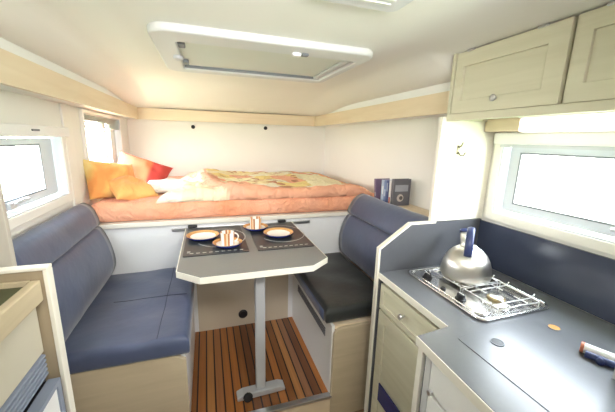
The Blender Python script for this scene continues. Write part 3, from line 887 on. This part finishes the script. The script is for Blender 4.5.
# base cabinets
fc = KX(1.520)
cb = thing('kitchen_cabinet', (fc+.25, .97, ZK), 'pale ash cabinet with drawer and door below the cooker', 'cabinet')
mk('carcass', bx(fc+.004, XR-.014, KY(.735), YP-.002, ZK, ZW-.031), M['ash'], cb)
def shaker(bm, x, y0, y1, z0, z1, st, t=.018, rec=.006):
    """framed door in the plane x, front towards -x"""
    ring_frame(bm, rect(y0, y1, z0, z1), rect(y0+st, y1-st, z0+st, z1-st), 'x', x-t, x)
    box(bm, x-t+rec, x-.001, y0+st-.001, y1-st+.001, z0+st-.001, z1-st+.001)
    return bm
dy0, dy1 = KY(.728), YP-.012
dr = mk('drawer', shaker(BM(), fc+.003, dy0, dy1, .592, .722, .028), M['ash'], cb, bevel=.002)
b = lathe(BM(), [(.005, 0), (.006, -.010), (.013, -.014), (.014, -.020), (.010, -.026), (0, -.027)], (fc-.015, KY(.965), .660), 18, 'x')
mk('knob', b, M['alu'], dr, smooth=True, sharp=50, label='metal knob')
dd = mk('door', shaker(BM(), fc+.003, dy0, dy1, ZK+.06, .582, .055), M['ash'], cb, bevel=.002)
mk('kick_vent', bx(fc-.017, fc-.012, KY(.93), KY(1.10), .10, .20), M['cobalt'], dd, label='dark blue panel in the door foot')

fn = KX(1.378)
cb = thing('kitchen_cabinet', (fn+.3, .4, ZK), 'white fronted drawer cabinet below the sink cover, nearest the camera', 'cabinet')
mk('carcass', bx(fn+.004, XR-.014, .125, ystep2-.006, ZK, ZW-.031), M['ash'], cb)
mk('stile', bx(fn-.014, fn+.003, ystep2-.030, ystep2-.008, ZK, ZW-.036), M['edge'], cb)
mk('gap_shadow', bx(fn-.001, fn+.003, ystep2-.044, ystep2-.030, ZK, ZW-.036), M['greyplastic'], cb)
mk('grey_door', bx(fn-.012, fn+.003, KY(.640), ystep2-.044, ZK+.05, ZW-.036), M['greydoor'], cb, bevel=.002, label='narrow grey door')
for k, (z0, z1) in enumerate(((.628, ZW-.038), (.46, .618), (.26, .45), (ZK+.05, .25))):
    d = mk('drawer', bx(fn-.016, fn+.003, .15, KY(.635), z0, z1), M['white'], cb, bevel=.003, label='white drawer front')
    b = lathe(BM(), [(.004, 0), (.004, -.008), (.009, -.012), (.009, -.016), (0, -.018)], (fn-.016, KY(.618), z0+.012), 14, 'x')
    mk('knob', b, M['alu'], d, smooth=True, sharp=50)

# cooker
sx0, sx1, sy0, sy1 = KX(1.622), KX(1.975), KY(.700), KY(1.140)
st = thing('gas_hob', ((sx0+sx1)/2, (sy0+sy1)/2, ZW), 'stainless two burner gas hob set into the worktop', 'hob')
z = ZW+.0005
rim = BM()
ring_frame(rim, rrect(sx0, sx1, sy0, sy1, .035, 6), rrect(sx0+.016, sx1-.016, sy0+.016, sy1-.016, .025, 6), 'z', z, z+.010)
mk('rim', rim, M['steel'], st, bevel=.004)
mk('tray', pr(rrect(sx0+.014, sx1-.014, sy0+.014, sy1-.014, .025, 6), 'z', z, z+.003), M['steel'], st)
kx = sx0+.052
mk('control_strip', pr(rrect(sx0+.018, sx0+.092, sy0+.03, sy1-.03, .03, 6), 'z', z+.003, z+.013), M['steel'], st, bevel=.004)
for y in (1.035, .842):
    b = lathe(BM(), [(.021, 0), (.021, .004), (.017, .006), (.0155, .022), (.013, .024), (0, .024)], (KX(1.650)+.012, KY(y)-.004, z+.013), 24)
    kb = mk('control_knob', b, M['black'], st, smooth=True, sharp=45, label='black control knob')
    mk('pointer', bx(KX(1.650)+.010, KX(1.650)+.014, KY(y)-.018, KY(y)+.008, z+.037, z+.0385), M['white'], kb)
b = lathe(BM(), [(.011, 0), (.011, .006), (.008, .009), (0, .009)], (KX(1.643)+.012, KY(.925), z+.013), 20)
mk('igniter_button', b, M['black'], st, smooth=True, sharp=45)
for (bx_, by_) in ((1.800, .800), (1.815, .985)):
    cx, cy = KX(bx_), KY(by_)
    bowl = lathe(BM(), [(.062, 0.0), (.060, .005), (.046, .004), (.040, .009), (0, .009)], (cx, cy, z+.003), 32)
    bo = mk('burner', bowl, M['steel'], st, smooth=True, sharp=50)
    mk('burner_ring', lathe(BM(), [(.034, 0), (.034, .009), (.028, .013), (.020, .013), (.020, 0)], (cx, cy, z+.012), 32, 'z', False), plain('brass ring', (.50, .40, .24), .3, .9), bo, smooth=True, sharp=40)
    mk('burner_cap', lathe(BM(), [(.023, 0), (.025, .005), (.018, .008), (0, .008)], (cx, cy, z+.020), 28), M['brushed'], bo, smooth=True, sharp=40)
gz = z+.027
def grate(ya, yb):
    bm = BM(); r = .0024
    xa, xb = KX(1.722), KX(1.925)
    for x in (xa+.0, xb): tube(bm, [(x, ya, z+.004), (x, ya, gz-.004), (x, ya+.004, gz), (x, yb-.004, gz), (x, yb, gz-.004), (x, yb, z+.004)], r, 6)
    cx = (xa+xb)/2; cy = (ya+yb)/2
    for y in (ya+.030, yb-.030):
        tube(bm, [(xa, y, gz), (xb, y, gz)], r, 6)
    for x in (cx-.045, cx+.045):
        tube(bm, [(x, ya+.004, gz), (x, cy-.025, gz)], r, 6); tube(bm, [(x, yb-.004, gz), (x, cy+.025, gz)], r, 6)
    for y in (ya, yb): tube(bm, [(xa, y, gz-.004), (cx, y, gz), (xb, y, gz-.004)], r, 6)
    for (x, y) in ((xa, ya+.03), (xb, ya+.03), (xb, yb-.03)):
        tube(bm, [(x, y, gz), (x+.012*(1 if x > cx else -1), y, gz+.014)], r, 6)
    return bm
for (a, b_) in ((KY(.722), KY(.888)), (KY(.900), KY(1.085))):
    mk('pan_support', grate(a, b_), M['wire'], st, smooth=True)
mk('hinge_bar', tube(BM(), [(sx1-.022, sy0+.02, z+.014), (sx1-.022, sy1-.02, z+.014)], .006, 10), M['steel'], st, smooth=True)

# kettle
kc = (KX(1.812), KY(.972), gz+.003)
kt = thing('kettle', kc, 'brushed steel dome kettle with dark blue handle on the hob', 'kettle')
prof = [(.092, 0), (.100, .004), (.104, .014), (.1042, .034), (.1005, .060), (.092, .087), (.079, .110), (.062, .128), (.045, .140), (.030, .146), (.030, .148)]
mk('body', lathe(BM(), prof, kc, 48), M['brushed'], kt, smooth=True, sharp=60)
lid = mk('lid', lathe(BM(), [(.036, .1455), (.034, .149), (.016, .154), (0, .155)], kc, 32), M['brushed'], kt, smooth=True)
mk('lid_knob', lathe(BM(), [(.006, .154), (.006, .160), (.011, .164), (.011, .169), (0, .172)], kc, 20), M['kettleblue'], lid, smooth=True)
dv = Vector((1.07, .99, 0)).normalized(); sd = Vector((-dv.y, dv.x, 0))
pts = []
for k in range(15):
    a = radians(-8 + k*(196/14)); pts.append(Vector(kc) + dv*(-.070*cos(a)) + Vector((0, 0, .134+.092*sin(a))))
mk('handle', tube(BM(), pts, .0085, 12, 1.9, side=sd), M['kettleblue'], kt, smooth=True, label='dark blue arched handle')
sp_d = (dv + sd*.22).normalized()
b = BM()
p0 = Vector(kc)+sp_d*.070+Vector((0, 0, .108)); p1 = Vector(kc)+sp_d*.118+Vector((0, 0, .172))
tube(b, [p0, p0.lerp(p1, .5), p1], .019, 14)
s_o = mk('spout', b, M['brushed'], kt, smooth=True)
b = BM(); tube(b, [p1, p1+(p1-p0).normalized()*.018], .021, 14); mk('whistle', b, M['kettleblue'], s_o, smooth=True)

# tube lying on the worktop
td = Vector((.060, -.140, 0)).normalized()
t0 = Vector((KX(1.795), KY(.498), ZW+.0185))
rd = thing('utensil_tube', t0, 'white tube with copper red end cap and navy bar lying on the worktop', 'tube')
b = BM(); tube(b, [t0, t0+td*.26], .0155, 18); mk('white_tube', b, M['white'], rd, smooth=True, sharp=60)
b = BM(); tube(b, [t0-td*.008, t0+td*.0005], .0165, 18); mk('end_cap', b, M['copper'], rd, smooth=True, sharp=60, label='copper red end cap')
sdx = Vector((-td.y, td.x, 0))
q0 = t0 - sdx*.022 + td*.006 - Vector((0, 0, .006))
b = BM(); tube(b, [q0, q0+td*.26], .0105, 14); mk('navy_bar', b, M['kettleblue'], rd, smooth=True, sharp=60, label='navy bar along the side')
q1 = q0+td*.035
b = BM(); tube(b, [q1-Vector((0, 0, .0005)), q1-sdx*.016-Vector((0, 0, .0005))], .010, 12); mk('navy_catch', b, M['kettleblue'], rd, smooth=True)

# board at the near end of the worktop
o = mk('end_post', bx(KX(1.752), 1.822, .395, .415, ZW+.0025, 1.02), M['greydoor'])
tag(o, 'pale grey upright end post at the right edge of the worktop', 'post')

# ------------------------------------------------------------------ overhead cupboard
S2 = .912
CFX = CX+(1.92-CX)*S2
cy1 = 1.312*S2
z0c, z1c = CZ+(1.510-CZ)*S2, ZC
oc = thing('overhead_cupboard', (CFX+.13, .6, z0c), 'pale ash overhead cupboard with two framed doors above the right window', 'cupboard')
mk('side_board', bx(CFX-.002, XR-.002, cy1-.014, cy1+.004, z0c+.004, z1c-.001), M['ash'], oc)
mk('bottom_board', bx(CFX+.020, XR-.002, .02, cy1+.004, 1.5175, 1.5285), M['ash'], oc)
mk('front_rail', bx(CFX-.004, CFX+.019, .02, cy1+.004, 1.4985, 1.5285), M['ash'], oc, bevel=.002)
mk('carcass', bx(CFX+.022, XR-.002, .02, cy1-.015, 1.529, z1c-.002), M['ash'], oc)
dz0, dz1 = 1.530, z1c-.006
def odoor(ya, yb, pa, pb, pz0, pz1):
    x = CFX+.020
    bm = ring_frame(BM(), rect(ya, yb, dz0, dz1), rect(pa, pb, pz0, pz1), 'x', CFX, x)
    box(bm, CFX+.010, x-.001, pa-.001, pb+.001, pz0-.001, pz1+.001)
    return mk('door', bm, M['ash'], oc, bevel=.002)
d1 = odoor(.722, 1.178, .786, 1.132, 1.585, 1.724)
d2 = odoor(.20, .708, .26, .660, 1.585, 1.730)
for dd_, yk, hs in ((d1, .955, (1.104, .81)), (d2, .43, (.62, .30))):
    b = lathe(BM(), [(.006, 0), (.006, -.006), (.012, -.010), (.0135, -.015), (.009, -.019), (0, -.020)], (CFX, yk, 1.575), 24, 'x')
    mk('knob', b, M['alu'], dd_, smooth=True, sharp=50, label='round metal knob')
    for hy in hs:
        mk('hinge', bx(CFX-.004, CFX+.004, hy-.018, hy+.018, dz1-.004, dz1+.004), M['alu'], dd_, bevel=.001)
# pelmet and lamp under it
pm = mk('pelmet', bx(XR-.075, XR-.0005, .05, YP-.001, 1.458, 1.5165), M['maple'], bevel=.003)
tag(pm, 'pale wooden pelmet box under the cupboard above the window', 'pelmet')
lp = thing('strip_lamp', (XR-.10, .6, z0c), 'glowing strip lamp fixed under the overhead cupboard', 'lamp')
mk('housing', bx(XR-.125, XR-.0765, .34, .985, 1.509, 1.5165), M['white'], lp)
mk('diffuser', bx(XR-.128, XR-.0765, .345, .980, 1.452, 1.5085), M['lamp'], lp, bevel=.010, seg=3, label='lit white diffuser')
mk('switch', bx(XR-.1305, XR-.1282, .615, .632, 1.478, 1.492), M['black'], lp)

# ------------------------------------------------------------------ left foreground
o = mk('partition_board', bx(XL+.001, .106, 1.215, 1.235, ZK, TZ0+.006), plain('shaded board', (.56, .53, .46), .5, var=.03), bevel=.003)  # board's colour darkened to carry the foreground shadow
tag(o, 'pale upright board at the near end of the left bench', 'partition')

fx = .360
fb = thing('fridge_cabinet', (.18, .4, ZK), 'low cabinet with recessed olive top and vent grille at the left edge', 'cabinet')
ZT = 1.083
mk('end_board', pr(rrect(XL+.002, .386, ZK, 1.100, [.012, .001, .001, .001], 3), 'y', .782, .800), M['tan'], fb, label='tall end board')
bm = BM(); box(bm, .382, .392, .778, .803, ZK, 1.098); box(bm, XL+.002, .392, .778, .803, 1.098, 1.106)
mk('end_edging', bm, M['edge'], fb, bevel=.002, label='pale edging')
mk('top_tray', bx(XL+.002, fx-.002, .02, .765, 1.012, 1.070), M['olive'], fb, label='dark olive recessed top')
mk('top_lip', bx(fx-.001, fx+.018, .02, .777, 1.028, 1.079), M['lipwood'], fb, bevel=.004, label='pale wooden lip')
mk('back_lip', bx(XL+.002, fx-.002, .766, .777, 1.021, 1.079), M['lipwood'], fb)
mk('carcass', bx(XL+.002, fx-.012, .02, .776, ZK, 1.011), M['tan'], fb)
mk('front_panel', bx(fx-.011, fx, .02, .777, .900, 1.023), plain('cream front', (.56, .52, .42), .5, var=.03), fb, label='cream front panel')
bm = BM()
for k in range(5):
    zz = .897-k*.0115
    prism(bm, [(fx-.010, zz), (fx+.004, zz-.003), (fx+.004, zz-.0085), (fx-.010, zz-.0095)], 'y', .05, .772)
mk('vent_grille', bm, M['bluegrey'], fb, label='blue grey slatted vent grille')
mk('recess', bx(fx-.011, fx-.006, .02, .777, .78, .8395), M['black'], fb)
fd = mk('fridge_door', bx(fx-.005, fx+.024, .05, .760, .10, .825), M['white'], fb, bevel=.003, label='white refrigerator door')
mk('door_trim', ring_frame(BM(), rect(.05, .765, .09, .832), rect(.062, .750, .102, .820), 'x', fx+.004, fx+.028), M['bluegrey'], fd, label='blue grey door trim')
mk('door_top', bx(fx-.004, fx+.016, .06, .76, .826, .830), M['black'], fd)

# ------------------------------------------------------------------ outside
gr = mk('meadow', bx(-40, 40, -40, 60, -1.1, -1.002), M['grass'])
tag(gr, 'pale sunlit grass outside the windows', 'grass', kind='stuff')
def tree(x, y, r, h, label, seed):
    root = thing('tree', (x, y, -1.0), label, 'tree', 'trees outside the windows')
    b = BM(); tube(b, [(x, y, -.97), (x+.1, y, .2), (x, y, h*.5)], .14, 8)
    mk('trunk', b, plain('bark', (.25, .20, .15), .9), root, smooth=True)
    b = BM(); rr = random.Random(seed)
    for k in range(900):
        while True:
            p = Vector((rr.uniform(-1, 1), rr.uniform(-1, 1), rr.uniform(-1, 1)))
            if .35 < p.length < 1: break
        p = Vector((x+p.x*r, y+p.y*r, h*.62+p.z*h*.42)); s = r*.13
        u = Vector((rr.gauss(0, 1), rr.gauss(0, 1), rr.gauss(0, 1))).normalized(); w = u.orthogonal().normalized()
        vs = [b.verts.new(p+u*s), b.verts.new(p+w*s*.6), b.verts.new(p-u*s), b.verts.new(p-w*s*.6)]
        b.faces.new(vs)
    mk('crown', b, M['leaf'], root)
tree(17, 4.6, 2.2, 4.4, 'leafy pale green tree beyond the right window', 1)
tree(-9, 14, 2.6, 4.6, 'leafy pale green tree beyond the far left window', 2)

# ------------------------------------------------------------------ light
w = bpy.data.worlds.new('sky'); SC.world = w; w.use_nodes = True
nt = w.node_tree; bg = nt.nodes['Background']
tc = nt.nodes.new('ShaderNodeTexCoord'); sp = nt.nodes.new('ShaderNodeSeparateXYZ'); nt.links.new(tc.outputs['Generated'], sp.inputs[0])
rp = nt.nodes.new('ShaderNodeValToRGB'); nt.links.new(sp.outputs['Z'], rp.inputs['Fac'])
rp.color_ramp.elements[0].position = 0; rp.color_ramp.elements[0].color = (1, .98, .93, 1)
rp.color_ramp.elements[1].position = .6; rp.color_ramp.elements[1].color = (.80, .90, 1.0, 1)
nt.links.new(rp.outputs['Color'], bg.inputs['Color']); bg.inputs['Strength'].default_value = 28.0

def area(name, loc, target, sx, sy, e, c=(1, 1, 1)):
    l = bpy.data.lights.new(name, 'AREA'); l.shape = 'RECTANGLE'; l.size = sx; l.size_y = sy; l.energy = e; l.color = c
    o = bpy.data.objects.new(name, l); COL.objects.link(o); o.location = loc
    o.rotation_euler = (Vector(target)-Vector(loc)).to_track_quat('-Z', 'Y').to_euler()
    return o
ll = area('lounge_fill', (.95, .16, 1.62), (1.0, 3.0, .85),   .8, .2, 8, (1, .97, .93))  # unseen fill lamp, added to brighten the bed front
ll.data.spread = radians(110)
area('cabin_fill', (.95, -.6, 1.70), (1.0, 2.6, 1.1), .9, .3, 4, (1, .96, .90))  # unseen fill lamp added behind the camera
def portal(x, w, s):
    l = bpy.data.lights.new('window_portal', 'AREA'); l.shape = 'RECTANGLE'; l.size = w[3]-w[2]; l.size_y = w[1]-w[0]; l.cycles.is_portal = True
    o = bpy.data.objects.new('window_portal', l); COL.objects.link(o); o.location = (x, (w[0]+w[1])/2, (w[2]+w[3])/2)
    o.rotation_euler = (0, -s*pi/2, 0)
portal(XL-.055, W1, 1); portal(XL-.055, W2, 1); portal(XR+.055, W3, -1)

# ------------------------------------------------------------------ camera
cam = bpy.data.cameras.new('camera'); co = bpy.data.objects.new('camera', cam); COL.objects.link(co)
yaw, pit, rol = radians(18.405), radians(-12.318), radians(1.480)
fw = Vector((sin(yaw)*cos(pit), cos(yaw)*cos(pit), sin(pit))); r = Vector((cos(yaw), -sin(yaw), 0)); u = r.cross(fw)
r2 = r*cos(rol)+u*sin(rol); u2 = -r*sin(rol)+u*cos(rol)
mw = Matrix.Identity(4)
for i in range(3): mw[i][0] = r2[i]; mw[i][1] = u2[i]; mw[i][2] = -fw[i]
mw.translation = (CX, 0, CZ)
co.matrix_world = mw
cam.sensor_width = 36; cam.lens = 36*303.3/615; cam.clip_start = .02; cam.clip_end = 200
SC.camera = co
SC.view_settings.view_transform = 'Standard'
SC.view_settings.exposure = 0.2
